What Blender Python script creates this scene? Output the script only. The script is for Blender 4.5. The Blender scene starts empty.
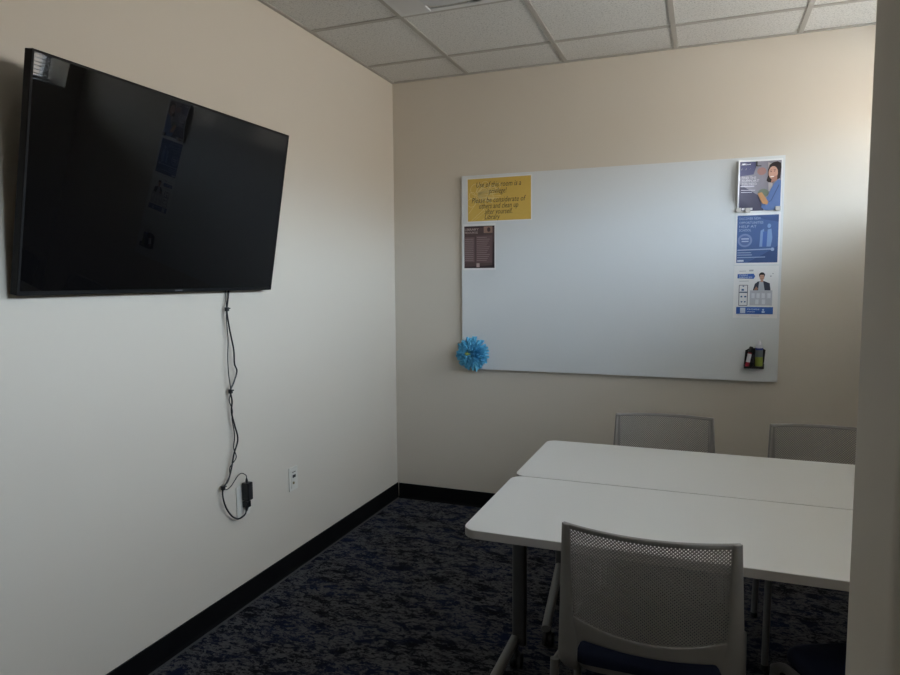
import bpy, bmesh, math, random
from mathutils import Vector, Matrix, Euler
random.seed(7)
S = bpy.context.scene
C = S.collection
PI = math.pi

# ------------------------------------------------------------------ materials
def mat(name, col, rough=.6, metal=0, spec=.5, bump=None, coat=0, noise=None, alpha=None):
    m = bpy.data.materials.new(name); m.use_nodes = True
    nt = m.node_tree; b = nt.nodes['Principled BSDF']
    b.inputs['Base Color'].default_value = (*col, 1)
    b.inputs['Roughness'].default_value = rough
    b.inputs['Metallic'].default_value = metal
    b.inputs['Specular IOR Level'].default_value = spec
    b.inputs['Coat Weight'].default_value = coat
    tc = nt.nodes.new('ShaderNodeTexCoord')
    if noise:
        sc, amt = noise
        n = nt.nodes.new('ShaderNodeTexNoise'); n.inputs['Scale'].default_value = sc; n.inputs['Detail'].default_value = 4
        nt.links.new(tc.outputs['Object'], n.inputs['Vector'])
        mx = nt.nodes.new('ShaderNodeMix'); mx.data_type = 'RGBA'
        mx.inputs['A'].default_value = (*[c * (1 - amt) for c in col], 1)
        mx.inputs['B'].default_value = (*[min(1, c * (1 + amt)) for c in col], 1)
        nt.links.new(n.outputs['Fac'], mx.inputs['Factor'])
        nt.links.new(mx.outputs['Result'], b.inputs['Base Color'])
    if bump:
        sc, st, dist = bump
        n = nt.nodes.new('ShaderNodeTexNoise'); n.inputs['Scale'].default_value = sc; n.inputs['Detail'].default_value = 3
        nt.links.new(tc.outputs['Object'], n.inputs['Vector'])
        bp = nt.nodes.new('ShaderNodeBump'); bp.inputs['Strength'].default_value = st; bp.inputs['Distance'].default_value = dist
        nt.links.new(n.outputs['Fac'], bp.inputs['Height']); nt.links.new(bp.outputs['Normal'], b.inputs['Normal'])
    return m

def srgb(r, g, b):
    f = lambda c: (c / 255 / 12.92) if c <= 10 else ((c / 255 + .055) / 1.055) ** 2.4
    return (f(r), f(g), f(b))

M = {}
M['wall'] = mat('wall_paint', (.60, .55, .475), .62, spec=.35, bump=(350, .15, .001), noise=(1.2, .015))
M['base'] = mat('black_vinyl_base', (.0035, .0035, .004), .55, spec=.15, noise=(30, .2))
M['grid'] = mat('ceiling_grid_metal', (.40, .385, .355), .5, noise=(8, .02))
M['board'] = mat('whiteboard_glass', (.67, .695, .71), .10, spec=.5, noise=(2, .01))
M['boardedge'] = mat('whiteboard_edge', (.64, .66, .67), .3, noise=(5, .02))
M['top'] = mat('table_laminate', (.66, .655, .63), .38, spec=.4, bump=(900, .05, .0005), noise=(3, .01))
M['edge'] = mat('table_edge_band', (.38, .355, .33), .5, noise=(10, .03))
M['steel'] = mat('grey_powder_coat', (.065, .066, .07), .45, noise=(60, .04))
M['steel_l'] = mat('light_grey_powder_coat', (.18, .18, .18), .42, noise=(60, .04))
M['plast'] = mat('grey_chair_plastic', (.235, .222, .208), .48, bump=(600, .08, .0005), noise=(20, .02))
M['navy'] = mat('navy_upholstery', (.005, .010, .034), .75, spec=.3, bump=(900, .4, .001), noise=(300, .25))
M['black'] = mat('black_plastic', (.008, .008, .009), .4, noise=(40, .1))
M['screen'] = mat('television_screen', (.0025, .0025, .003), .012, spec=.22, noise=(3, .05))
M['tvcase'] = mat('television_case', (.005, .005, .006), .6, spec=.2, noise=(40, .1))
M['bezel'] = mat('television_bezel', (.004, .004, .0045), .6, spec=.2, noise=(40, .1))
M['plate'] = mat('white_wall_plate', (.62, .60, .54), .35, noise=(30, .02))
M['paper'] = mat('white_paper', (.74, .74, .74), .7, noise=(20, .02))
M['blind'] = mat('blind_slat', (.75, .75, .73), .5, noise=(20, .02))
M['frame'] = mat('window_frame', (.55, .55, .54), .4, noise=(20, .02))
M['diff'] = mat('light_diffuser', (.60, .62, .65), .4, noise=(80, .03))
M['fixture'] = mat('light_fixture_metal', (.66, .67, .68), .35, noise=(20, .02))
M['clear'] = mat('magnet_clear', (.45, .43, .40), .2, noise=(50, .1))
M['chrome'] = mat('brushed_metal', (.5, .5, .5), .3, metal=1, noise=(80, .1))
M['wheel'] = mat('caster_rubber', (.02, .02, .022), .6, noise=(40, .1))
_p = {}
def ink(r, g, b, rough=.6):
    k = (r, g, b)
    if k not in _p: _p[k] = mat('print_%d_%d_%d' % k, srgb(r, g, b), rough, noise=(60, .04))
    return _p[k]

def glass():
    m = bpy.data.materials.new('window_glass'); m.use_nodes = True
    nt = m.node_tree; nt.nodes.clear()
    o = nt.nodes.new('ShaderNodeOutputMaterial'); t = nt.nodes.new('ShaderNodeBsdfTransparent'); g = nt.nodes.new('ShaderNodeBsdfGlossy')
    g.inputs['Roughness'].default_value = .02
    x = nt.nodes.new('ShaderNodeMixShader'); x.inputs[0].default_value = .06
    nt.links.new(t.outputs[0], x.inputs[1]); nt.links.new(g.outputs[0], x.inputs[2]); nt.links.new(x.outputs[0], o.inputs[0])
    return m
M['glass'] = glass()

def carpet():
    m = bpy.data.materials.new('carpet'); m.use_nodes = True
    nt = m.node_tree; N = nt.nodes; L = nt.links; b = N['Principled BSDF']
    b.inputs['Roughness'].default_value = .95; b.inputs['Specular IOR Level'].default_value = .1
    tc = N.new('ShaderNodeTexCoord')
    mp = N.new('ShaderNodeMapping'); mp.inputs['Scale'].default_value = (1.0, 1.7, 1)
    L.new(tc.outputs['Object'], mp.inputs[0])
    def noise(sc, det, rgh=.65, dist=0):
        n = N.new('ShaderNodeTexNoise'); n.inputs['Scale'].default_value = sc; n.inputs['Detail'].default_value = det
        n.inputs['Roughness'].default_value = rgh; n.inputs['Distortion'].default_value = dist
        L.new(mp.outputs[0], n.inputs['Vector']); return n.outputs['Fac']
    def ramp(src, pts):
        r = N.new('ShaderNodeValToRGB'); e = r.color_ramp.elements
        e[0].position, e[0].color = pts[0][0], (*pts[0][1], 1); e[1].position, e[1].color = pts[1][0], (*pts[1][1], 1)
        for q in pts[2:]:
            k = e.new(q[0]); k.color = (*q[1], 1)
        L.new(src, r.inputs[0]); return r.outputs[0]
    # broken blotches of dark yarn over grey yarn
    a = ramp(noise(9, 9, .82, .35), [(.455, (0, 0, 0)), (.51, (1, 1, 1))])
    c = ramp(noise(34, 5, .7, .9), [(.42, (0, 0, 0)), (.50, (1, 1, 1))])
    mul = N.new('ShaderNodeMix'); mul.data_type = 'RGBA'; mul.blend_type = 'MULTIPLY'; mul.inputs['Factor'].default_value = 1
    L.new(a, mul.inputs['A']); L.new(c, mul.inputs['B'])
    navy = ramp(noise(2.6, 4, .6, .3), [(.42, (.004, .0045, .008)), (.64, (.005, .010, .034))])
    grey = ramp(noise(90, 2, .6), [(.3, (.056, .057, .062)), (.7, (.100, .100, .106))])
    mx = N.new('ShaderNodeMix'); mx.data_type = 'RGBA'
    L.new(mul.outputs['Result'], mx.inputs['Factor']); L.new(navy, mx.inputs['A']); L.new(grey, mx.inputs['B'])
    L.new(mx.outputs['Result'], b.inputs['Base Color'])
    bp = N.new('ShaderNodeBump'); bp.inputs['Strength'].default_value = .6; bp.inputs['Distance'].default_value = .003
    L.new(noise(260, 2), bp.inputs['Height']); L.new(bp.outputs[0], b.inputs['Normal'])
    return m
M['carpet'] = carpet()

def tilemat():
    m = bpy.data.materials.new('acoustic_tile'); m.use_nodes = True
    nt = m.node_tree; N = nt.nodes; L = nt.links; b = N['Principled BSDF']
    b.inputs['Roughness'].default_value = .9; b.inputs['Specular IOR Level'].default_value = .15
    tc = N.new('ShaderNodeTexCoord')
    n = N.new('ShaderNodeTexNoise'); n.inputs['Scale'].default_value = 120; n.inputs['Detail'].default_value = 5; n.inputs['Roughness'].default_value = .7
    L.new(tc.outputs['Object'], n.inputs['Vector'])
    r = N.new('ShaderNodeValToRGB'); e = r.color_ramp.elements
    e[0].position = .34; e[0].color = (.44, .435, .42, 1); e[1].position = .50; e[1].color = (.70, .695, .67, 1)
    L.new(n.outputs['Fac'], r.inputs[0]); L.new(r.outputs[0], b.inputs['Base Color'])
    bp = N.new('ShaderNodeBump'); bp.inputs['Strength'].default_value = .5; bp.inputs['Distance'].default_value = .003
    L.new(n.outputs['Fac'], bp.inputs['Height']); L.new(bp.outputs[0], b.inputs['Normal'])
    return m
M['tile'] = tilemat()

# ------------------------------------------------------------------ helpers
def obj(name, bm, m, parent=None, smooth=False, world=False, bevel=0, angle=40):
    me = bpy.data.meshes.new(name); bmesh.ops.recalc_face_normals(bm, faces=bm.faces)
    if world and parent is not None:
        bmesh.ops.translate(bm, verts=bm.verts, vec=-parent_loc(parent))
    bm.to_mesh(me); bm.free()
    o = bpy.data.objects.new(name, me); C.objects.link(o)
    for x in (m if isinstance(m, (list, tuple)) else [m]): me.materials.append(x)
    if parent is not None: o.parent = parent
    if smooth:
        for p in me.polygons: p.use_smooth = True
        me.set_sharp_from_angle(angle=math.radians(angle))
    if bevel:
        md = o.modifiers.new('bevel', 'BEVEL'); md.width = bevel; md.segments = 3; md.limit_method = 'ANGLE'; md.angle_limit = .6
    return o
def parent_loc(p):
    v = Vector(p.location)
    while p.parent is not None:
        p = p.parent; v = v + p.location
    return v
def thing(name, label, cat, loc=(0, 0, 0), rotz=0, group=None):
    o = bpy.data.objects.new(name, None); C.objects.link(o); o.empty_display_size = .1
    o.location = loc; o.rotation_euler = (0, 0, rotz); o['label'] = label; o['category'] = cat
    if group: o['group'] = group
    return o
def tag(o, label, cat, group=None):
    o['label'] = label; o['category'] = cat
    if group: o['group'] = group
    return o
def struct(name, bm, m, **k):
    o = obj(name, bm, m, **k); o['kind'] = 'structure'; return o
def box(bm, x0, x1, y0, y1, z0, z1, mi=0):
    vs = [bm.verts.new((x, y, z)) for z in (z0, z1) for y in (y0, y1) for x in (x0, x1)]
    for f in ((0, 2, 3, 1), (4, 5, 7, 6), (0, 1, 5, 4), (2, 6, 7, 3), (0, 4, 6, 2), (1, 3, 7, 5)):
        fc = bm.faces.new([vs[i] for i in f]); fc.material_index = mi
    return vs
def B(*a):
    bm = bmesh.new(); box(bm, *a); return bm
def prism(bm, pts, d0, d1, axis='z', mi=0):
    """extrude 2-D polygon; axis z: pts=(x,y); y: pts=(x,z); x: pts=(y,z)"""
    def P(p, d):
        return {'z': (p[0], p[1], d), 'y': (p[0], d, p[1]), 'x': (d, p[0], p[1])}[axis]
    a = [bm.verts.new(P(p, d0)) for p in pts]; b = [bm.verts.new(P(p, d1)) for p in pts]
    fs = [bm.faces.new(a), bm.faces.new(b)]
    for i in range(len(pts)):
        j = (i + 1) % len(pts); fs.append(bm.faces.new([a[i], a[j], b[j], b[i]]))
    for f in fs: f.material_index = mi
def rrect(x0, x1, y0, y1, r, n=8):
    pts = []
    for cx, cy, a0 in ((x1 - r, y0 + r, -90), (x1 - r, y1 - r, 0), (x0 + r, y1 - r, 90), (x0 + r, y0 + r, 180)):
        for i in range(n + 1):
            a = math.radians(a0 + 90 * i / n); pts.append((cx + r * math.cos(a), cy + r * math.sin(a)))
    return pts
def catmull(P, n=8):
    P = [Vector(p) for p in P]; Q = [P[0] * 2 - P[1]] + P + [P[-1] * 2 - P[-2]]; out = []
    for i in range(1, len(Q) - 2):
        for k in range(n):
            t = k / n; a, b, c, d = Q[i - 1:i + 3]
            out.append(.5 * ((2 * b) + (c - a) * t + (2 * a - 5 * b + 4 * c - d) * t * t + (3 * b - a - 3 * c + d) * t ** 3))
    out.append(P[-1]); return out
def tube(bm, path, r, n=10, sx=1, sy=1, cap=True):
    path = [Vector(p) for p in path]; rings = []
    t = (path[1] - path[0]).normalized(); up = Vector((0, 0, 1)) if abs(t.z) < .9 else Vector((0, 1, 0))
    a = t.cross(up).normalized()
    for i, p in enumerate(path):
        if i == 0: t = path[1] - path[0]
        elif i == len(path) - 1: t = path[-1] - path[-2]
        else: t = path[i + 1] - path[i - 1]
        t.normalize(); a = (a - t * a.dot(t)).normalized(); b = t.cross(a)
        rr = r[i] if isinstance(r, (list, tuple)) else r
        rings.append([bm.verts.new(p + a * math.cos(2 * PI * k / n) * rr * sx + b * math.sin(2 * PI * k / n) * rr * sy) for k in range(n)])
    for u, v in zip(rings, rings[1:]):
        for k in range(n): bm.faces.new([u[k], u[(k + 1) % n], v[(k + 1) % n], v[k]])
    if cap: bm.faces.new(rings[0][::-1]); bm.faces.new(rings[-1])
def lathe(bm, prof, c=(0, 0, 0), n=24, axis='z'):
    rings = []
    for r, h in prof:
        ring = []
        for k in range(n):
            a = 2 * PI * k / n; x, y = r * math.cos(a), r * math.sin(a)
            v = {'z': (x, y, h), 'y': (x, h, y), 'x': (h, x, y)}[axis]
            ring.append(bm.verts.new(Vector(v) + Vector(c)))
        rings.append(ring)
    for u, v in zip(rings, rings[1:]):
        for k in range(n): bm.faces.new([u[k], u[(k + 1) % n], v[(k + 1) % n], v[k]])
    bm.faces.new(rings[0][::-1]); bm.faces.new(rings[-1])
def copy_tree(o, parent=None):
    c = o.copy(); C.objects.link(c)
    if parent is not None: c.parent = parent
    for ch in list(o.children): copy_tree(ch, c)
    return c

# ------------------------------------------------------------------ dimensions
H = 2.728; XR = 3.2; YF = -5.0; XW = 3.46
T = .6096; GX = .513; GY = .354

# ------------------------------------------------------------------ room shell
struct('floor', B(-.1, XW + .1, YF - .1, .1, -.08, 0), M['carpet'])
struct('ceiling', B(-.1, XW + .1, YF - .1, .1, H + .004, H + .12), M['tile'])
struct('wall_left', B(-.12, 0, YF - .1, .1, 0, H + .004), M['wall'])
struct('wall_back', B(0, XW + .1, 0, .12, 0, H + .004), M['wall'])
struct('wall_front', B(0, XW + .1, YF - .12, YF, 0, H + .004), M['wall'])
# right wall: deep, with two high window recesses
WZ0, WZ1 = 1.90, 2.46
wins = [(-1.85, -.14), (-3.30, -2.12)]
bm = bmesh.new()
box(bm, XR, XW, YF, 0, 0, WZ0); box(bm, XR, XW, YF, 0, WZ1, H + .004)
box(bm, XR, XW, -.14, 0, WZ0, WZ1); box(bm, XR, XW, -2.12, -1.85, WZ0, WZ1); box(bm, XR, XW, YF, -3.30, WZ0, WZ1)
struct('wall_right', bm, M['wall'])
# short partition whose rounded end hides the right of the room
bm = bmesh.new()
PX = 2.0360; PY1 = -3.35; PY0 = -3.50; r = .018
pts = [(XR, PY0), (XR, PY1)]
for i in range(7):
    a = math.radians(90 + 90 * i / 6); pts.append((PX + r + r * math.cos(a), PY1 - r + r * math.sin(a)))
for i in range(7):
    a = math.radians(180 + 90 * i / 6); pts.append((PX + r + r * math.cos(a), PY0 + r + r * math.sin(a)))
prism(bm, pts, 0, H + .004)
struct('wall_partition', bm, M['wall'], smooth=True, angle=35)

# windows: frame, glass, sill, blind
for i, (y0, y1) in enumerate(wins):
    fr = bmesh.new(); X0 = XW - .05; X1 = XW
    box(fr, X0, X1, y0, y1, WZ0, WZ0 + .035); box(fr, X0, X1, y0, y1, WZ1 - .035, WZ1)
    box(fr, X0, X1, y0, y0 + .035, WZ0, WZ1); box(fr, X0, X1, y1 - .035, y1, WZ0, WZ1)
    w = struct('window_%d' % (i + 1), fr, M['frame'])
    obj('window_pane', B(XW - .026, XW - .022, y0 + .03, y1 - .03, WZ0 + .03, WZ1 - .03), M['glass'], w)
    obj('window_sill', B(XR - .012, X0, y0 + .002, y1 - .002, WZ0, WZ0 + .012), M['frame'], w)
    bl = thing('window_blind', ['white slatted blind in the high window nearest the whiteboard wall', 'white slatted blind in the high window beside the partition'][i], 'blind', (XW - .085, (y0 + y1) / 2, WZ0 + .02), 0, 'window blinds')
    bm = bmesh.new(); n = 17; pitch = .0285
    for k in range(n):
        z = .03 + k * pitch; d = .0135; tl = math.radians((-15, 13)[i])
        dx, dz = d * math.cos(tl), d * math.sin(tl)
        hy = (y1 - y0) / 2 - .012
        v = [bm.verts.new(p) for p in ((-dx, -hy, z - dz), (-dx, hy, z - dz), (0, hy, z + .0015), (0, -hy, z + .0015), (dx, hy, z + dz), (dx, -hy, z + dz))]
        bm.faces.new([v[0], v[1], v[2], v[3]]); bm.faces.new([v[3], v[2], v[4], v[5]])
    s = obj('slats', bm, M['blind'], bl)
    sm = s.modifiers.new('t', 'SOLIDIFY'); sm.thickness = .0008
    obj('head_rail', B(-.018, .018, -hy, hy, .502, .536), M['blind'], bl)
    obj('bottom_rail', B(-.013, .013, -hy, hy, .0, .012), M['blind'], bl)

# baseboards (black cove base with small toe)
def base_profile(d):  # (out, z)
    return [(0, 0), (.012, 0), (.010, .005), (.007, .014), (.006, .10), (.004, .102), (0, .102)]
bm = bmesh.new(); prism(bm, [(o, z) for o, z in base_profile(0)], YF, 0, 'y')
struct('baseboard_left', bm, M['base'])
bm = bmesh.new(); prism(bm, [(-o, z) for o, z in base_profile(0)], 0.0145, XR, 'x')
struct('baseboard_back', bm, M['base'])
bm = bmesh.new(); prism(bm, [(XR - o, z) for o, z in base_profile(0)], PY1, -.0145, 'y')
struct('baseboard_right', bm, M['base'])
# grey transition strip seen along the foot of the left baseboard is the carpet edge binding
bm = bmesh.new(); prism(bm, [(.0122, 0), (.021, 0), (.019, .003), (.0122, .004)], YF, -.016, 'y')
struct('trim_1', bm, mat('carpet_edge_strip', (.045, .045, .047), .8, noise=(80, .2)))

# ceiling grid: tees and wall angle
bm = bmesh.new(); hw = .012
xs = [GX + T * k for k in range(0, 5) if GX + T * k < XR]
ys = [-GY - T * k for k in range(0, 8) if -GY - T * k > YF]
for x in xs: box(bm, x - hw, x + hw, YF, 0, H - .001, H + .004)
for y in ys: box(bm, 0, XR, y - hw, y + hw, H - .0014, H + .0036)
struct('trim_2', bm, M['grid'])
bm = bmesh.new()
box(bm, 0, .02, YF, 0, H - .003, H + .003); box(bm, .02, XR, -.02, 0, H - .003, H + .003)
struct('trim_3', bm, M['grid'])

# ------------------------------------------------------------------ ceiling light (switched off)
lx0, lx1 = GX + hw, GX + T - hw; ly1 = -GY - T - hw; ly0 = -GY - 2 * T + hw
cl = thing('ceiling_light', 'square recessed ceiling light, switched off, in the tile grid near the left wall', 'ceiling light', ((lx0 + lx1) / 2, (ly0 + ly1) / 2, H - .002))
bm = bmesh.new()
hx = (lx1 - lx0) / 2
for (a, b, c, d) in ((-hx, hx, -hx, -hx + .03), (-hx, hx, hx - .03, hx), (-hx, -hx + .03, -hx + .03, hx - .03), (hx - .03, hx, -hx + .03, hx - .03)):
    box(bm, a, b, c, d, -.002, .002)
obj('frame', bm, M['fixture'], cl)
# curved side reflectors
bm = bmesh.new()
prof = [(-hx + .03, .0), (-hx + .08, .0015), (-hx + .13, .001), (-.13, -.004), (-.13, -.012), (-hx + .05, -.006), (-hx + .03, -.004)]
prism(bm, prof, -hx + .03, hx - .03, 'y'); prism(bm, [(-x, z) for x, z in prof][::-1], -hx + .03, hx - .03, 'y')
obj('reflector', bm, M['fixture'], cl, smooth=True)
bm = bmesh.new()
pr = [(-.13 + .26 * k / 12, -.012 - .012 * math.sin(PI * k / 12)) for k in range(13)]
prism(bm, pr + [(.13, .0), (-.13, .0)], -hx + .03, hx - .10, 'y')
obj('diffuser', bm, M['diff'], cl, smooth=True, angle=60)

# ------------------------------------------------------------------ television
tilt = math.radians(10.03)
TW, TH = 1.21, .695
tv = thing('television', 'large black flat television tilted downward on the left wall', 'television', (.106, -2.018, 1.768))
tv.rotation_euler = Euler((0, tilt, math.radians(-.2)))
# local: x = out of the screen, y = width, z = height
hwid, hh = TW / 2, TH / 2
bm = B(-.030, -.001, -hwid, hwid, -hh, hh)
obj('case', bm, M['tvcase'], tv, bevel=.003)
bm = bmesh.new(); prism(bm, rrect(-.38, .38, -.26, .12, .03), -.040, -.030, 'x')
obj('rear_housing', bm, M['tvcase'], tv)
bm = bmesh.new(); e = .0
box(bm, -.001, .001, -hwid, -hwid + .007, -hh, hh); box(bm, -.001, .001, hwid - .007, hwid, -hh, hh)
box(bm, -.001, .001, -hwid + .007, hwid - .007, hh - .007, hh); box(bm, -.001, .001, -hwid + .007, hwid - .007, -hh, -hh + .013)
obj('bezel', bm, M['bezel'], tv)
obj('screen', B(-.001, .0002, -hwid + .007, hwid - .007, -hh + .013, hh - .007), M['screen'], tv)
obj('logo', B(.001, .0014, .012, .05, -hh + .0045, -hh + .0085), mat('grey_logo', (.12, .12, .13), .3, noise=(30, .1)), tv)
# tilt bracket between wall and set
for yy in (-.25, .21): obj('mount_bracket', B(-.072, -.040, yy, yy + .04, .02, .13), M['black'], tv)

# ------------------------------------------------------------------ cables on the left wall
def cable(name, label, pts, r, cat='cable'):
    t = thing(name, label, cat, tuple(pts[0]))
    bm = bmesh.new(); tube(bm, catmull(pts, 8), r, 8)
    obj('cord', bm, M['black'], t, smooth=True, world=True); return t
d = .020
c1 = cable('power_cable', 'thicker black power cord hanging from the television down to the wall outlet', [(.007, -1.650, 1.47), (.007, -1.655, 1.415), (d, -1.684, 1.352), (d, -1.684, 1.325), (d, -1.672, 1.26), (d, -1.650, 1.17), (d, -1.648, 1.11), (d, -1.634, 1.075),
    (d, -1.656, 1.03), (d, -1.680, .995), (d, -1.672, .95), (d, -1.678, .90), (d, -1.660, .84), (d, -1.643, .775), (d, -1.672, .715), (d, -1.69, .66), (d, -1.715, .61),
    (d, -1.745, .590), (d, -1.752, .555), (d, -1.735, .500), (d, -1.70, .45), (d, -1.665, .425), (d, -1.64, .420), (.026, -1.618, .430), (.024, -1.606, .445)], .0036)
for z0, y, z in ((0, -1.685, 1.347), (0, -1.680, .993), (0, -1.747, .588)):
    bm = bmesh.new()
    tube(bm, [(d, y, z + .008), (d, y, z - .008)], .0095, 10, 1.0, 1.0)
    tube(bm, [(d, y + .006, z), (d + .004, y + .016, z + .004)], .003, 6)
    obj('cable_tie', bm, M['black'], c1, world=True)
bm = bmesh.new(); box(bm, .0076, .034, -1.612, -1.584, .456, .484)
tube(bm, [(.024, -1.602, .456), (.024, -1.606, .440)], [.009, .005], 8)
obj('plug', bm, M['black'], c1, world=True, bevel=.003)
cable('video_cable', 'thin black cord looping over to the top of the adapter', [(.005, -1.668, 1.47), (.005, -1.672, 1.415), (d + .002, -1.690, 1.352), (d, -1.69, 1.30), (d, -1.684, 1.22), (d, -1.690, 1.14), (d, -1.688, 1.07), (d + .004, -1.683, .995), (d, -1.69, .955), (d, -1.672, .91),
    (d, -1.676, .87), (d, -1.663, .80), (d, -1.672, .745), (d + .006, -1.665, .70), (d, -1.70, .665), (d, -1.705, .63), (d + .005, -1.745, .592), (d, -1.728, .575), (d, -1.70, .580), (d, -1.675, .597), (d, -1.650, .614), (d, -1.625, .618), (.028, -1.606, .604), (.0275, -1.602, .588)], .0022)
# wall plates
ol = thing('outlet_plate', 'white duplex outlet plate behind the black adapter', 'outlet', (0, -1.600, .486))
bm = bmesh.new(); prism(bm, rrect(-.045, .045, -.072, .072, .006, 3), 0, .006, 'x'); obj('plate', bm, M['plate'], ol, bevel=.002)
bm = bmesh.new()
for z in (-.02, .02): prism(bm, rrect(-.017, .017, z - .015, z + .015, .006, 3), .006, .0075, 'x')
obj('socket', bm, M['plate'], ol)
ad = thing('power_adapter', 'black power adapter plugged into the outlet under the television', 'adapter', (.0075, -1.598, .530))
bm = bmesh.new(); prism(bm, rrect(-.018, .018, -.040, .040, .004, 4), .002, .036, 'x'); obj('body', bm, M['black'], ad, bevel=.003)
bm = bmesh.new(); prism(bm, rrect(-.013, .013, -.033, .033, .003, 3), .036, .038, 'x'); obj('label_panel', bm, mat('dark_adapter_label', (.02, .02, .022), .5, noise=(40, .1)), ad)
bm = bmesh.new(); tube(bm, [(.020, -.004, .040), (.020, -.004, .052), (.020, -.004, .060)], [.006, .0055, .003], 10); obj('connector', bm, M['black'], ad, smooth=True)
up = thing('data_plate', 'white wall plate with a small black port right of the cables', 'wall plate', (0, -1.212, .475))
bm = bmesh.new(); prism(bm, rrect(-.036, .036, -.060, .060, .004, 3), 0, .006, 'x'); obj('plate', bm, M['plate'], up, bevel=.002)
bm = bmesh.new(); prism(bm, rrect(-.024, .024, -.046, .046, .003, 3), .006, .0085, 'x'); obj('insert', bm, M['plate'], up)
obj('port', B(.0085, .0095, -.012, .014, .006, .020), M['black'], up)
bm = bmesh.new(); lathe(bm, [(.007, .0085), (.007, .012), (.003, .012)], (0, -.006, -.02), 12, 'x'); obj('jack', bm, mat('brass_jack', (.25, .2, .1), .4, noise=(40, .1)), up)
obj('slot', B(.0085, .0092, -.014, .014, .032, .037), ink(120, 116, 108), up)

# ------------------------------------------------------------------ whiteboard
WL, WR, WB, WT = .4796, 2.2922, .903, 2.110
wb = thing('whiteboard', 'wide white glass whiteboard mounted on the far wall', 'whiteboard', ((WL + WR) / 2, 0, WB))
bm = B(WL, WR, -.018, -.010, WB, WT); obj('backing', bm, M['boardedge'], wb, world=True)
bm = B(WL + .002, WR - .002, -.021, -.018, WB + .002, WT - .002); obj('surface', bm, M['board'], wb, world=True)
bm = bmesh.new(); e = .007
box(bm, WL, WR, -.0215, -.021, WB, WB + e); box(bm, WL, WR, -.0215, -.021, WT - e, WT)
box(bm, WL, WL + e, -.0215, -.021, WB + e, WT - e); box(bm, WR - e, WR, -.0215, -.021, WB + e, WT - e)
obj('edge_trim', bm, M['boardedge'], wb, world=True)
for x in (WL + .1, WR - .1):
    for z in (WB + .1, WT - .1):
        bm = bmesh.new(); lathe(bm, [(.012, -.010), (.012, -.0005)], (x, 0, z), 12, 'y')
        obj('standoff', bm, M['chrome'], wb, world=True)

# ------------------------------------------------------------------ printed sheets
YB = -.0218
class Sheet:
    def __init__(s, name, label, cat, x0, x1, z0, z1, lean=0, curl=0, group=None, pm=None):
        s.t = thing(name, label, cat, (x0, YB, z0), 0, group); s.w = x1 - x0; s.h = z1 - z0; s.curl = curl; s.k = 0
        s.t.rotation_euler = (0, lean, 0)
        s.layer('paper', [[(0, 0), (s.w, 0), (s.w, s.h), (0, s.h)]], pm or M['paper'], thick=.0005)
    def yc(s, x, z):
        if not s.curl: return 0
        u = max(0, 1 - x / (s.w * .55)); v = z / s.h
        return -s.curl * u * u * (v * (1.15 - v)) * 3
    def layer(s, name, polys, m, parent=None, thick=.0003):
        """flat printed shapes, in sheet metres (x right, z up)"""
        y0 = -.0004 - s.k * .00025; s.k += 1
        bm = bmesh.new()
        for p in polys:
            if s.curl and len(p) == 4:      # subdivide so that it follows the curl
                n = 10; (xa, za), (xb, zb), (xc, zc), (xd, zd) = p; g = []
                for j in range(n + 1):
                    row = []
                    for i in range(n + 1):
                        u, v = i / n, j / n
                        x = (xa * (1 - u) + xb * u) * (1 - v) + (xd * (1 - u) + xc * u) * v
                        z = (za * (1 - u) + zb * u) * (1 - v) + (zd * (1 - u) + zc * u) * v
                        row.append(bm.verts.new((x, y0 + s.yc(x, z), z)))
                    g.append(row)
                for j in range(n):
                    for i in range(n): bm.faces.new([g[j][i], g[j][i + 1], g[j + 1][i + 1], g[j + 1][i]])
            else:
                bm.faces.new([bm.verts.new((x, y0 + s.yc(x, z), z)) for x, z in p])
        o = obj(name, bm, m, parent or s.t)
        return o
    def rect(s, name, x0, x1, z0, z1, m, parent=None):
        return s.layer(name, [[(x0, z0), (x1, z0), (x1, z1), (x0, z1)]], m, parent)
    def text(s, name, lines, m, shear=0, sy=1.0, parent=None, bold=0):
        """lines: (text, x, z, size, align, width)"""
        y0 = -.0004 - s.k * .00025; s.k += 1
        bm = bmesh.new()
        for tx, x, z, size, al, width in lines:
            cu = bpy.data.curves.new('t', 'FONT'); cu.body = tx; cu.size = size; cu.shear = shear; cu.resolution_u = 2; cu.offset = bold
            to = bpy.data.objects.new('t', cu); C.objects.link(to)
            dg = bpy.context.evaluated_depsgraph_get(); dg.update()
            me = bpy.data.meshes.new_from_object(to.evaluated_get(dg))
            xs_ = [v.co.x for v in me.vertices] or [0]; a, b = min(xs_), max(xs_)
            k = width / (b - a) if width else 1
            off = {'l': 0, 'c': -(b - a) * k / 2, 'r': -(b - a) * k}[al]
            for v in me.vertices:
                X = (v.co.x - a) * k + off + x; Z = v.co.y + z
                v.co = (X, y0 + s.yc(X, Z), Z)
            bm.from_mesh(me); bpy.data.objects.remove(to); bpy.data.meshes.remove(me); bpy.data.curves.remove(cu)
        return obj(name, bm, m, parent or s.t)
def disc(cx, cz, rx, rz=None, n=20, a0=0, a1=360):
    rz = rz or rx
    return [(cx + rx * math.cos(math.radians(a0 + (a1 - a0) * k / n)), cz + rz * math.sin(math.radians(a0 + (a1 - a0) * k / n))) for k in range(n + (0 if a1 - a0 == 360 else 1))]
def line(x0, z0, x1, z1, w):
    d = Vector((x1 - x0, z1 - z0)); L = d.length or 1; nx, nz = -d.y / L * w / 2, d.x / L * w / 2
    return [(x0 + nx, z0 + nz), (x0 - nx, z0 - nz), (x1 - nx, z1 - nz), (x1 + nx, z1 + nz)]

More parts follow.
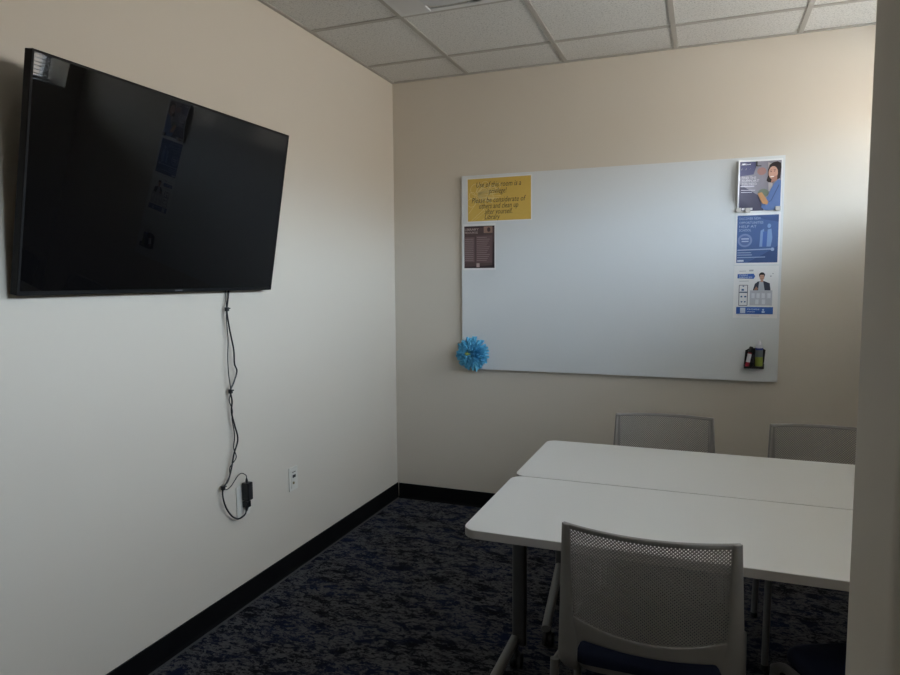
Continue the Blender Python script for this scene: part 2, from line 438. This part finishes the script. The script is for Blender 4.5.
# yellow notice
s = Sheet('yellow_notice', 'yellow landscape notice with dark lettering at the top left of the whiteboard', 'notice', .515, .930, 1.822, 2.093)
s.t.rotation_euler = (0, math.radians(-.3), 0)
s.rect('background', .006, .409, .006, .265, ink(206, 172, 84))
pl = []
rr = random.Random(3)
for k in range(26):       # pale burst of fine lines on the left half
    a = math.radians(rr.uniform(-70, 80)); L1 = rr.uniform(.10, .17); pl.append(line(.055 + .02 * math.cos(a), .16 + .02 * math.sin(a), .055 + L1 * math.cos(a), max(.012, min(.26, .16 + L1 * .62 * math.sin(a))), (.0026)))
for cx, cz, rad in ((.06, .20, .035), (.035, .165, .02), (.08, .14, .022), (.15, .15, .022), (.20, .215, .018), (.11, .175, .028), (.03, .12, .026), (.12, .225, .022), (.165, .20, .02)):
    for k in range(14):
        a, b = 2 * PI * k / 14, 2 * PI * (k + 1) / 14
        q = line(cx + rad * math.cos(a), cz + rad * math.sin(a), cx + rad * math.cos(b), cz + rad * math.sin(b), .0026)
        pl.append([(max(.007, x), min(.264, z)) for x, z in q])
pl += [line(.008, .05, .06, .115, .002), line(.03, .01, .12, .085, .002), line(.045, .008, .13, .07, .0015), line(.10, .012, .16, .055, .0015)]
s.layer('line_pattern', pl, ink(228, 208, 146))
s.text('lettering', [('Use of this room is a', .205, .212, .046, 'c', .285), ('privilege!', .200, .172, .046, 'c', .115), ('Please be considerate of', .205, .118, .046, 'c', .345),
    ('others and clean up', .205, .082, .046, 'c', .25), ('after yourself.', .205, .047, .046, 'c', .175), ('Library', .165, .016, .042, 'c', .10)], ink(62, 56, 40), shear=.25)

# brown flyer
s = Sheet('brown_flyer', 'small dark brown printed flyer below the yellow notice', 'flyer', .489, .701, 1.527, 1.812)
bg = s.rect('background', .007, .205, .012, .272, ink(78, 60, 60))
s.layer('dark_band', [[(.007, .012), (.205, .012), (.205, .03), (.007, .02)], [(.190, .012), (.205, .012), (.205, .2), (.195, .15)], [(.007, .262), (.205, .262), (.205, .272), (.007, .272)]], ink(48, 34, 38))
s.rect('photo_panel', .135, .192, .228, .268, ink(140, 112, 98))
s.layer('portrait', [disc(.168, .248, .011, .014)], ink(70, 50, 50))
s.rect('left_column', .010, .075, .05, .205, ink(104, 84, 84))
s.rect('right_column', .086, .190, .045, .212, ink(98, 76, 76))
s.rect('stamp', .088, .108, .018, .042, ink(170, 150, 145))
s.text('heading', [('LIBRARY', .012, .245, .019, 'l', .09), ('RESOURCES', .012, .226, .018, 'l', .085)], ink(185, 168, 162))
ls = []
for k in range(12): ls.append(('text and hours listed here'[:14 + (k * 5) % 9], .013, .19 - k * .0118, .0085, 'l', .055))
for k in range(13): ls.append(('details of help offered'[:14 + (k * 7) % 9], .09, .20 - k * .0118, .0085, 'l', .065 + .02 * ((k * 3) % 4) / 3))
ls = [(t[0] if i % 4 else t[0], *t[1:]) for i, t in enumerate(ls)]
# the small print is too fine to read in the photograph: thin rules stand where its lines run
s.layer('small_print', [[(a[1], a[2]), (a[1] + a[5], a[2]), (a[1] + a[5], a[2] + .0028), (a[1], a[2] + .0028)] for a in ls], ink(150, 130, 128))

# poster: woman with folder
s = Sheet('portrait_poster', 'curled poster of a smiling woman in blue shirt, topmost at the whiteboard right', 'poster', 2.066, 2.282, 1.818, 2.095, curl=.030)
s.rect('background', .007, .209, .008, .268, ink(136, 132, 142))
s.layer('dark_shade', [[(.007, .19), (.075, .20), (.095, .268), (.007, .268)]], ink(74, 74, 108))
s.layer('dark_lower', [[(.007, .008), (.13, .008), (.10, .09), (.007, .15)]], ink(70, 68, 88))
s.layer('warm_blur', [disc(.115, .215, .022, .020)], ink(158, 118, 112))
s.layer('green_blur', [disc(.125, .10, .026, .022)], ink(112, 122, 104))
s.layer('pale_blur', [[(.150, .11), (.17, .10), (.165, .25), (.145, .26)]], ink(178, 168, 166))
s.layer('hair', [[(.139, .165), (.148, .155), (.170, .152), (.186, .165), (.204, .175), (.209, .23), (.206, .253), (.190, .262), (.170, .259), (.152, .246), (.145, .22), (.146, .19)]], ink(40, 28, 30))
s.layer('face', [disc(.170, .204, .0225, .034, 24)], ink(196, 150, 130))
s.layer('neck', [[(.160, .150), (.190, .165), (.190, .190), (.165, .180)]], ink(170, 122, 104))
s.layer('smile', [disc(.166, .186, .010, .005, 10, 180, 360), ], ink(235, 225, 220))
s.layer('eyes', [disc(.160, .210, .004, .002, 8), disc(.176, .212, .004, .002, 8), line(.155, .217, .165, .219, .002), line(.171, .220, .182, .219, .002)], ink(50, 34, 32))
s.layer('blue_shirt', [[(.209, .008), (.209, .160), (.196, .168), (.176, .146), (.160, .118), (.150, .085), (.120, .048), (.118, .024), (.140, .008)]], ink(88, 112, 160))
s.layer('shirt_fold', [line(.20, .14, .165, .06, .005), line(.165, .06, .130, .035, .004)], ink(62, 84, 126))
s.layer('folder', [[(.098, .098), (.118, .105), (.152, .052), (.146, .038), (.122, .045)]], ink(190, 140, 96))
s.text('heading', [('FIND THE', .018, .176, .018, 'l', .07), ('SUPPORT', .018, .160, .018, 'l', .085), ('YOU NEED', .018, .144, .018, 'l', .075)], ink(205, 200, 210))
s.layer('text_rule', [[(.012, .134), (.08, .134), (.08, .140), (.012, .140)], [(.015, .115), (.085, .115), (.085, .118), (.015, .118)], [(.015, .104), (.07, .104), (.07, .107), (.015, .107)]], ink(190, 186, 198))
s.layer('white_mark', [[(.018, .249), (.034, .251), (.034, .259), (.018, .257)], [(.038, .250), (.06, .252), (.06, .255), (.038, .253)]], ink(220, 220, 228))
s.layer('dark_tab', [[(.086, .242), (.112, .240), (.112, .245), (.093, .246), (.093, .268), (.086, .268)]], ink(50, 52, 48))
s.rect('white_strip', .022, .075, .012, .024, ink(214, 212, 216))
def magnet(label, x, z):
    t = thing('magnet', label, 'magnet', (x, YB - .0055 , z), 0, 'square magnets')
    bm = bmesh.new(); prism(bm, rrect(-.013, .013, -.012, .012, .003, 3), -.006, 0, 'y'); obj('magnet_body', bm, M['clear'], t, bevel=.0015)
magnet('grey square magnet on the bottom left corner of the curled portrait poster', 2.072, 1.832)
magnet('grey square magnet on the bottom right corner of the curled portrait poster', 2.264, 1.833)
magnet('grey square magnet on the bottom edge of the portrait poster, between its two corner magnets', 2.118, 1.830)

# blue poster
s = Sheet('blue_poster', 'dark blue poster with pale circle, directly below the portrait poster', 'poster', 2.061, 2.281, 1.539, 1.816)
s.rect('background', .008, .210, .010, .264, ink(66, 92, 140))
s.layer('shade_panel', [[(.06, .010), (.210, .010), (.210, .10), (.15, .06)], [(.10, .264), (.210, .264), (.210, .225), (.14, .24)]], ink(52, 76, 122))
s.layer('figures', [[(.120, .095), (.124, .18), (.140, .19), (.148, .095)], [(.155, .095), (.158, .185), (.176, .19), (.182, .14), (.175, .095)], disc(.165, .205, .009, .012, 12)], ink(116, 144, 186))
s.layer('figure_shirt', [[(.134, .095), (.136, .175), (.156, .175), (.154, .095)]], ink(62, 94, 160))
s.layer('pale_ring', [disc(.048, .130, .036, .036, 26)], ink(112, 130, 170))
s.layer('ring_inner', [disc(.048, .130, .026, .026, 26)], ink(80, 100, 146))
s.layer('ring_text', [[(.030, .135), (.068, .135), (.068, .142), (.030, .142)], [(.032, .122), (.066, .122), (.066, .128), (.032, .128)]], ink(160, 172, 200))
s.text('heading', [('DISCOVER NEW', .018, .240, .019, 'l', .105), ('OPPORTUNITIES', .018, .218, .019, 'l', .118), ('HELP AT', .018, .198, .019, 'l', .085), ('SCHOOL', .018, .178, .019, 'l', .06)], ink(156, 172, 202))
s.layer('text_rule', [[(.012, .075), (.18, .079), (.18, .085), (.012, .081)], disc(.184, .080, .009, .009, 12), [(.012, .062), (.08, .062), (.08, .066), (.012, .066)], [(.012, .050), (.085, .050), (.085, .054), (.012, .054)], [(.012, .036), (.15, .038), (.15, .042), (.012, .040)]], ink(150, 166, 198))
s.layer('small_mark', [[(.014 + q * .0062, .016), (.0192 + q * .0062, .016), (.0192 + q * .0062, .026), (.014 + q * .0062, .026)] for q in range(5)], ink(215, 222, 235))

# white flyer
s = Sheet('white_flyer', 'white flyer with dark-jacketed man above a blue banner, below the blue poster', 'flyer', 2.060, 2.280, 1.250, 1.532)
s.layer('arrow_banner', [[(.018, .215), (.098, .212), (.106, .226), (.098, .240), (.018, .238)]], ink(48, 90, 160))
s.text('banner_lettering', [('STUDENT', .026, .228, .010, 'l', .045), ('SERVICES', .026, .217, .010, 'l', .065)], ink(220, 228, 240))
s.rect('grey_panel', .082, .192, .068, .150, ink(182, 184, 192))
s.layer('jacket', [[(.096, .150), (.105, .185), (.120, .198), (.150, .200), (.178, .188), (.183, .150)]], ink(44, 50, 66))
s.layer('shirt', [[(.122, .150), (.126, .196), (.146, .198), (.154, .150)]], ink(170, 174, 182))
s.layer('hands', [[(.100, .151), (.112, .172), (.122, .160), (.118, .151)]], ink(150, 110, 92))
s.layer('head', [disc(.139, .223, .0125, .018, 18), [(.133, .195), (.146, .195), (.146, .212), (.133, .212)]], ink(186, 142, 120))
s.layer('hair', [disc(.139, .232, .0150, .015, 16, 5, 175), [(.124, .233), (.131, .236), (.1275, .220)], [(.154, .233), (.147, .236), (.1505, .220)]], ink(24, 22, 24))
s.layer('face_detail', [disc(.134, .224, .002, .0012, 6), disc(.144, .224, .002, .0012, 6), line(.134, .212, .144, .212, .0015)], ink(40, 30, 30))
s.layer('phone_outline', [line(.028, .068, .028, .178, .003), line(.070, .068, .070, .178, .003), line(.028, .178, .070, .178, .003), line(.028, .068, .070, .068, .003), line(.028, .138, .070, .138, .003)], ink(44, 50, 66))
s.layer('phone_icons', [[(.040, .148), (.052, .148), (.052, .158), (.040, .158)], [(.036, .112), (.045, .112), (.045, .120), (.036, .120)], [(.054, .112), (.065, .112), (.065, .120), (.054, .120)], disc(.049, .172, .005, .003, 8), disc(.042, .088, .005, .004, 8), disc(.058, .088, .005, .004, 8), line(.032, .141, .068, .141, .004)], ink(52, 88, 130))
s.layer('calendar_cells', [[(x, z), (x + .016, z), (x + .016, z + .026), (x, z + .026)] for x, z in ((.090, .108), (.115, .108), (.140, .108), (.168, .108), (.110, .075), (.142, .075))], ink(208, 210, 216))
s.rect('blue_banner', .016, .198, .022, .060, ink(40, 88, 162))
s.rect('white_square', .036, .062, .026, .056, ink(196, 206, 218))
s.text('footer_lettering', [('SCAN TO MAKE AN', .07, .044, .010, 'l', .062), ('APPOINTMENT', .07, .031, .009, 'l', .04)], ink(220, 228, 240))
s.layer('footer_mark', [disc(.150, .045, .005, .005, 10), [(.143, .029), (.158, .029), (.158, .038), (.143, .038)]], ink(190, 210, 235))
s.layer('caption_lines', [[(.026, .252), (.06, .253), (.06, .256), (.026, .255)], [(.075, .252), (.096, .253), (.096, .262), (.075, .261)], [(.028, .198), (.075, .199), (.075, .202), (.028, .201)], [(.092, .140), (.175, .141), (.175, .144), (.092, .143)], [(.09, .010), (.13, .010), (.13, .012), (.09, .012)]], ink(168, 170, 176))
s.layer('corner_stars', [disc(.182, .226, .004, .004, 6), disc(.192, .240, .003, .003, 6)], ink(150, 152, 158))

# ------------------------------------------------------------------ paper flower
pf = thing('paper_flower', 'crinkled blue paper flower on the lower left corner of the whiteboard', 'paper flower', (.554, YB, 1.000))
bm = bmesh.new(); rg = random.Random(11)
for k in range(330):
    th = k * 2.39996 + rg.uniform(-.2, .2); el = math.radians(rg.choice([6, 18, 32, 46, 60, 74]) + rg.uniform(-7, 7))
    L = .113 * (1 - .30 * math.sin(el)) * rg.uniform(.86, 1.06); W = rg.uniform(.010, .017)
    dr = Vector((math.cos(th) * math.cos(el), -math.sin(el), math.sin(th) * math.cos(el)))
    sd = dr.cross(Vector((math.cos(th + PI / 2), 0, math.sin(th + PI / 2))).cross(dr)).normalized()
    sd = Vector((-math.sin(th), 0, math.cos(th))); nr = dr.cross(sd)
    tw = rg.uniform(-.9, .9); sd, nr = sd * math.cos(tw) + nr * math.sin(tw), nr * math.cos(tw) - sd * math.sin(tw)
    g = []
    for i in range(7):
        t = i / 6; wd = W * (math.sin(PI * min(1, t * .78 + .06)) ** .7) ; row = []
        for j in range(5):
            q = (j - 2) / 2
            cr = .0035 * math.sin(j * 2.9 + i * 1.3 + k) * t
            cup = .010 * q * q * t - .014 * t * t
            row.append(bm.verts.new(Vector((0, -.010, 0)) + dr * (L * t) + sd * (wd * q / 1.2) + nr * (cup + cr)))
        g.append(row)
    for i in range(6):
        for j in range(4):
            vs = [g[i][j], g[i][j + 1], g[i + 1][j + 1], g[i + 1][j]]
            bm.faces.new(vs)
for v in bm.verts: v.co.y = min(v.co.y, -.001)
pm = mat('blue_tissue', srgb(118, 204, 242), .75, noise=(60, .25)); 
pet = obj('petals', bm, pm, pf, smooth=True, angle=80)
bm = bmesh.new()
for k in range(26):
    a = rg.uniform(0, 2 * PI); rad = rg.uniform(0, .016)
    bmesh.ops.create_icosphere(bm, subdivisions=1, radius=rg.uniform(.003, .006), matrix=Matrix.Translation((rad * math.cos(a) - .012, -.078 + rg.uniform(-.008, .008), rad * math.sin(a) + .004)))
obj('flower_center', bm, mat('yellow_green_center', srgb(150, 165, 95), .7, noise=(120, .4)), pf)
bm = bmesh.new(); lathe(bm, [(.012, 0), (.014, -.03), (.012, -.072)], (0, 0, 0), 12, 'y'); obj('flower_stem', bm, pm, pf)

# ------------------------------------------------------------------ marker holder and its contents
hx0, hz0 = 2.123, .978
mh = thing('marker_holder', 'black open magnetic holder at the lower right of the whiteboard', 'marker holder', (hx0, YB - .001, hz0))
bm = bmesh.new()
prism(bm, [(.0, 0), (.098, 0), (.106, .100), (.088, .110), (.076, .100), (.055, .108), (.030, .110), (.006, .095)], -.004, -.001, 'y')
box(bm, .0, .098, -.042, -.004, 0, .003); box(bm, .0, .003, -.042, -.004, .003, .020); box(bm, .095, .098, -.042, -.004, .003, .030)
box(bm, .003, .095, -.042, -.039, .003, .012); box(bm, .046, .049, -.042, -.004, .003, .075)
obj('holder_body', bm, M['black'], mh)
def pen(name, label, base, top, r, mbody, mcap, mlab, cat='marker'):
    t = thing(name, label, cat, tuple(base)); a, b = Vector(base), Vector(top); d = b - a
    P = lambda k: a + d * k
    bm = bmesh.new(); tube(bm, [P(0), P(.02), P(.72)], [r * .8, r, r], 14); obj('barrel', bm, mbody, t, smooth=True, world=True)
    bm = bmesh.new(); tube(bm, [P(.72), P(.74), P(.97), P(1)], [r * .9, r * 1.05, r * .95, r * .6], 14); obj('cap', bm, mcap, t, smooth=True, world=True)
    bm = bmesh.new(); tube(bm, [P(.26), P(.66)], r * 1.03, 14); obj('sleeve', bm, mlab, t, smooth=True, world=True)
red = ink(150, 24, 48); wht = ink(205, 205, 210); blk = M['black']; blu = ink(34, 52, 130)
pen('marker', 'red and white whiteboard marker leaning at the left of the black holder', (2.137, YB - .022, .9812), (2.158, YB - .024, 1.096), .0105, red, blk, wht)
pen('marker', 'black whiteboard marker standing in the middle of the black holder', (2.1605, YB - .020, .9812), (2.176, YB - .021, 1.088), .0065, blk, blk, ink(70, 66, 72), 'marker')
cb = thing('cleaner_bottle', 'small cleaner bottle with green label, blue neck band and white cap in the black holder', 'bottle', (2.196, YB - .0215, .9812))
bm = bmesh.new(); lathe(bm, [(.0185, 0), (.019, .004), (.019, .098), (.0165, .103), (.012, .106)], (0, 0, 0), 22); obj('bottle_body', bm, ink(96, 104, 112), cb, smooth=True)
bm = bmesh.new(); lathe(bm, [(.0194, .010), (.0194, .060)], (0, 0, 0), 22); obj('green_label', bm, ink(132, 148, 60), cb, smooth=True)
bm = bmesh.new(); lathe(bm, [(.0198, .098), (.0198, .108)], (0, 0, 0), 22); obj('neck_band', bm, blu, cb, smooth=True)
bm = bmesh.new(); lathe(bm, [(.0150, .106), (.0150, .128), (.009, .134), (.008, .146)], (0, 0, 0), 22); obj('cap', bm, wht, cb, smooth=True)

# ------------------------------------------------------------------ tables
def table(label, x0, x1, y0, y1, zt, legspec):
    t = thing('table', label, 'table', ((x0 + x1) / 2, (y0 + y1) / 2, 0), 0, 'white rectangular tables')
    bm = bmesh.new(); prism(bm, rrect(x0, x1, y0, y1, .045, 8), zt - .025, zt - .0015)
    for f in bm.faces: f.material_index = 0
    obj('edge_band', bm, M['edge'], t, world=True, smooth=True, angle=35)
    bm = bmesh.new(); prism(bm, rrect(x0 + .001, x1 - .001, y0 + .001, y1 - .001, .044, 8), zt - .0015, zt)
    obj('tabletop', bm, M['top'], t, world=True, smooth=True, angle=35)
    # folding frame rail under the top
    obj('under_rail', B(x0 + .09, x1 - .09, (y0 + y1) / 2 - .02, (y0 + y1) / 2 + .02, zt - .075, zt - .045), M['steel'], t, world=True)
    for sgn, X in ((1, x0), (-1, x1)):
        cx, cy, fy0, fy1, fx0, fz = legspec
        LX = X + sgn * cx
        g = bmesh.new()
        prism(g, rrect(LX - .026, LX + .026, cy - .017, cy + .017, .012, 4), .10, zt - .034)
        leg = obj('leg', g, M['steel'], t, world=True, smooth=True, angle=35)
        g = bmesh.new(); box(g, LX - .03, LX + .03, y0 + .08, y1 - .05, zt - .046, zt - .0252)
        obj('bracket', g, M['steel'], leg, world=True)
        g = bmesh.new(); FX = X + sgn * fx0
        pa, pb = Vector((LX - sgn * .012, fy1, fz)), Vector((FX, fy0, .09))
        tube(g, [pa, pa.lerp(pb, .5), pb], .0185, 14, 1.0, .9)
        foot = obj('foot', g, M['steel_l'], leg, smooth=True, world=True, angle=50)
        for y, xx, zz in ((fy0 + .03, FX, .075), (fy1 - .05, LX - sgn * .012, fz - .02)):
            g = bmesh.new(); lathe(g, [(.018, -.022), (.0275, -.020), (.0275, -.006), (.014, -.005), (.014, .005), (.0275, .006), (.0275, .020), (.018, .022)], (xx, y + .012, .0275), 18, 'x')
            tube(g, [(xx, y, .035), (xx, y, zz)], .009, 8)
            tube(g, [(xx, y, .058), (xx, y + .012, .050)], .016, 8)
            obj('caster', g, M['wheel'], foot, world=True, smooth=True)
    return t
table('white table nearest the viewer, front half of the pair', 1.265, 2.79, -2.202, -1.631, .737, (.032, -1.655, -2.27, -1.61, .005, .125))
table('white table nearest the whiteboard wall, back half of the pair', 1.265, 2.79, -1.626, -1.042, .737, (.072, -1.075, -1.50, -1.02, .098, .185))

# ------------------------------------------------------------------ chairs
def chair_master():
    t = thing('chair', '', 'chair', (0, 0, 0), 0, 'grey chairs around the tables')
    ZT, Z0 = .842, .43
    def hw_(z): k = (ZT - z) / (ZT - Z0); return .211 + .022 * k
    def yb(z): k = max(0, (z - Z0) / (ZT - Z0)); return -.198 - .066 * k ** 1.15
    def SP(u, z, off=0):
        sag = .050
        y = yb(z) - sag * (1 - u * u) * (.75 + .25 * (z - Z0) / (ZT - Z0)) + off
        return Vector((u * hw_(z), y, z - .004 * 0))
    def patch(bm, f, nu, nv):
        g = [[bm.verts.new(f(i / nu, j / nv)) for i in range(nu + 1)] for j in range(nv + 1)]
        for j in range(nv):
            for i in range(nu): bm.faces.new([g[j][i], g[j][i + 1], g[j + 1][i + 1], g[j + 1][i]])
    def ui(z):   # inner edge of the stile
        k = (z - .54) / (ZT - .54); k = max(0, min(1, k)); return .825 + .09 * k
    bm = bmesh.new()
    for sg in (-1, 1):
        def stile(a, b, sg=sg):
            z = .405 + (ZT - .405) * b
            inner = ui(z)
            if z < .56: inner = .825 - .05 * min(1, (.56 - z) / .05)
            u = sg * (inner + (1 - inner) * a)
            p = SP(u, z)
            p.y += -.006 * a * (1 - a) * 4          # stiles are slightly rounded outward
            if z < .45: p.y += (.45 - z) * .6        # sweep forward under the seat
            if z < .425: p.x -= sg * a * (.425 - z) * .6
            return p
        patch(bm, stile, 6, 30)
    def top(a, b):
        z = ZT - .013 + .013 * b; u = -1 + 2 * a; return SP(u, z)
    patch(bm, top, 30, 2)
    def cross(a, b):
        u = (-1 + 2 * a) * .86; au = abs(u) / .80
        zt_ = .549 + .030 * (u / .85) ** 2
        zb_ = .511 + .010 * u * u
        if au > .86: zb_ -= .055 * min(1, (au - .86) / .14) ** 2.2
        return SP(u, zb_ + (zt_ - zb_) * b)
    patch(bm, cross, 60, 4)
    bf = obj('back_frame', bm, M['plast'], t, smooth=True, angle=50)
    sm = bf.modifiers.new('t', 'SOLIDIFY'); sm.thickness = .009; sm.offset = 0
    bv = bf.modifiers.new('b', 'BEVEL'); bv.width = .002; bv.segments = 2; bv.limit_method = 'ANGLE'; bv.angle_limit = 1.0
    # perforated panel: staggered diamond cells with real holes
    bm = bmesh.new(); px = .0094; pz = .0094
    cache = {}
    def V(x, z):
        k = (round(x, 5), round(z, 5))
        if k not in cache:
            u = x / hw_(z); cache[k] = bm.verts.new(SP(max(-1, min(1, u)), z, .001))
        return cache[k]
    nz = int((ZT - .54) / (pz / 2)); nx = int(.43 / px / 2) + 1
    for j in range(nz + 1):
        z = .543 + j * pz / 2
        for i in range(-nx, nx + 1):
            x = (i + (j % 2) * .5) * px
            u = x / hw_(z)
            if abs(u) > ui(z) + .02 or z > ZT - .012 or z < .543 + .030 * (u / .85) ** 2: continue
            f = .64
            o_ = [(x + px / 2, z), (x, z + pz / 2), (x - px / 2, z), (x, z - pz / 2)]
            n_ = [(x + px / 2 * f, z), (x, z + pz / 2 * f), (x - px / 2 * f, z), (x, z - pz / 2 * f)]
            for k in range(4):
                bm.faces.new([V(*o_[k]), V(*o_[(k + 1) % 4]), V(*n_[(k + 1) % 4]), V(*n_[k])])
    pn = obj('perforated_panel', bm, M['plast'], t)
    sm = pn.modifiers.new('t', 'SOLIDIFY'); sm.thickness = .0028; sm.offset = 0
    # seat cushion
    bm = bmesh.new()
    def seat(n, scale, z, dz):
        return
    rows = []
    outline = rrect(-.222, .222, -.205, .225, .07, 7)
    prof = [(.90, .428), (.985, .430), (1.0, .440), (1.0, .452), (.985, .464), (.93, .472), (.80, .476), (.5, .472), (.2, .468)]
    for k, z in prof:
        ring = []
        for x, y in outline:
            zz = z - .030 * max(0, (y * k - .10) / .12) ** 2 * (1 if y > .1 else 0)
            ring.append(bm.verts.new((x * k, .01 + (y - .01) * k, zz)))
        rows.append(ring)
    for a, b in zip(rows, rows[1:]):
        for i in range(len(a)): bm.faces.new([a[i], a[(i + 1) % len(a)], b[(i + 1) % len(a)], b[i]])
    bm.faces.new(rows[0][::-1]); bm.faces.new(rows[-1])
    obj('seat', bm, M['navy'], t, smooth=True, angle=60)
    bm = bmesh.new(); prism(bm, rrect(-.195, .195, -.185, .17, .06, 6), .405, .4285)
    obj('seat_pan', bm, M['plast'], t, smooth=True, angle=35)
    # side tubes and legs
    for sg in (-1, 1):
        bm = bmesh.new()
        tube(bm, catmull([(sg * .249, -.172, .402), (sg * .236, -.12, .412), (sg * .224, .0, .414), (sg * .232, .150, .410), (sg * .246, .185, .395)], 5), .0125, 12, 1.0, 1.0)
        obj('side_rail', bm, M['steel_l'], t, smooth=True, angle=50)
        for nm, path in (('rear', [(sg * .249, -.172, .415), (sg * .250, -.182, .30), (sg * .256, -.215, .0)]), ('front', [(sg * .246, .186, .400), (sg * .248, .192, .30), (sg * .252, .205, .0)])):
            bm = bmesh.new(); tube(bm, [path[0], path[0], path[1], (path[2][0], path[2][1], .012)][1:], .0125, 12)
            lg = obj('leg', bm, M['steel_l'], t, smooth=True, angle=50)
            bm = bmesh.new(); lathe(bm, [(.015, 0), (.016, .004), (.0145, .02)], (path[2][0], path[2][1], 0), 12)
            obj('glide', bm, M['wheel'], lg, smooth=True)
    bm = bmesh.new()
    for y in (-.10, .10): tube(bm, [(-.238, y, .414), (-.19, y, .398), (.19, y, .398), (.238, y, .414)], .009, 8)
    obj('cross_bar', bm, M['steel'], t, smooth=True)
    return t
ch = chair_master()
spots = [
    ((1.801, -2.058), 0, 'grey perforated-back chair with navy seat, nearest, its back to the viewer'),
    ((1.770, -1.10), 183.5, 'grey chair across the tables in front of the whiteboard, the fully visible one'),
    ((2.408, -1.130), 181, 'grey chair across the tables, right of the other far one, cut off by wall edge'),
    ((2.422, -2.108), 23, 'dark grey chair turned aside in the lower right corner, mostly hidden by the wall edge'),
]
for i, ((x, y), a, lab) in enumerate(spots):
    o = ch if i == 0 else copy_tree(ch)
    o.location = (x, y, 0); o.rotation_euler = (0, 0, math.radians(a)); o['label'] = lab

# ------------------------------------------------------------------ light
W = bpy.data.worlds.new('sky'); S.world = W; W.use_nodes = True
nt = W.node_tree; bg = nt.nodes['Background']
tc = nt.nodes.new('ShaderNodeTexCoord'); sp = nt.nodes.new('ShaderNodeSeparateXYZ'); rp = nt.nodes.new('ShaderNodeValToRGB')
nt.links.new(tc.outputs['Generated'], sp.inputs[0])
mr = nt.nodes.new('ShaderNodeMapRange'); mr.inputs[1].default_value = -1; mr.inputs[2].default_value = 1
nt.links.new(sp.outputs['Z'], mr.inputs[0]); nt.links.new(mr.outputs[0], rp.inputs[0])
e = rp.color_ramp.elements
e[0].position = .525; e[0].color = (.365, .338, .303, 1)      # ground, trees and roofs outside
e[1].position = .58; e[1].color = (.74, .90, 1.06, 1)      # overcast sky
k = e.new(.75); k.color = (.9, 1.08, 1.30, 1)
nt.links.new(rp.outputs[0], bg.inputs[0]); bg.inputs[1].default_value = 43.5
for i, (y0, y1) in enumerate(wins):
    L = bpy.data.lights.new('window_portal', 'AREA'); L.shape = 'RECTANGLE'; L.size = y1 - y0; L.size_y = WZ1 - WZ0
    L.cycles.is_portal = True
    o = bpy.data.objects.new('window_portal', L); C.objects.link(o)
    o.location = (XW + .01, (y0 + y1) / 2, (WZ0 + WZ1) / 2)
    # face the room (-X), long side along Y
    o.rotation_euler = Matrix(((0, 0, 1), (-1, 0, 0), (0, -1, 0))).to_euler()

# ------------------------------------------------------------------ camera
cam = bpy.data.cameras.new('camera'); co = bpy.data.objects.new('camera', cam); C.objects.link(co); S.camera = co
co.location = (1.9185, -3.9816, 1.4634); co.rotation_euler = (1.4851, .0059, .3666)
cam.sensor_fit = 'HORIZONTAL'; cam.sensor_width = 36; cam.lens = 664.51 * 36 / 900; cam.clip_start = .02
S.view_settings.view_transform = 'Standard'; S.view_settings.look = 'None'; S.view_settings.gamma = 1
S.view_settings.exposure = 0; S.view_settings.use_curve_mapping = False
S.cycles.use_denoising = True
S.cycles.max_bounces = 10; S.cycles.diffuse_bounces = 7
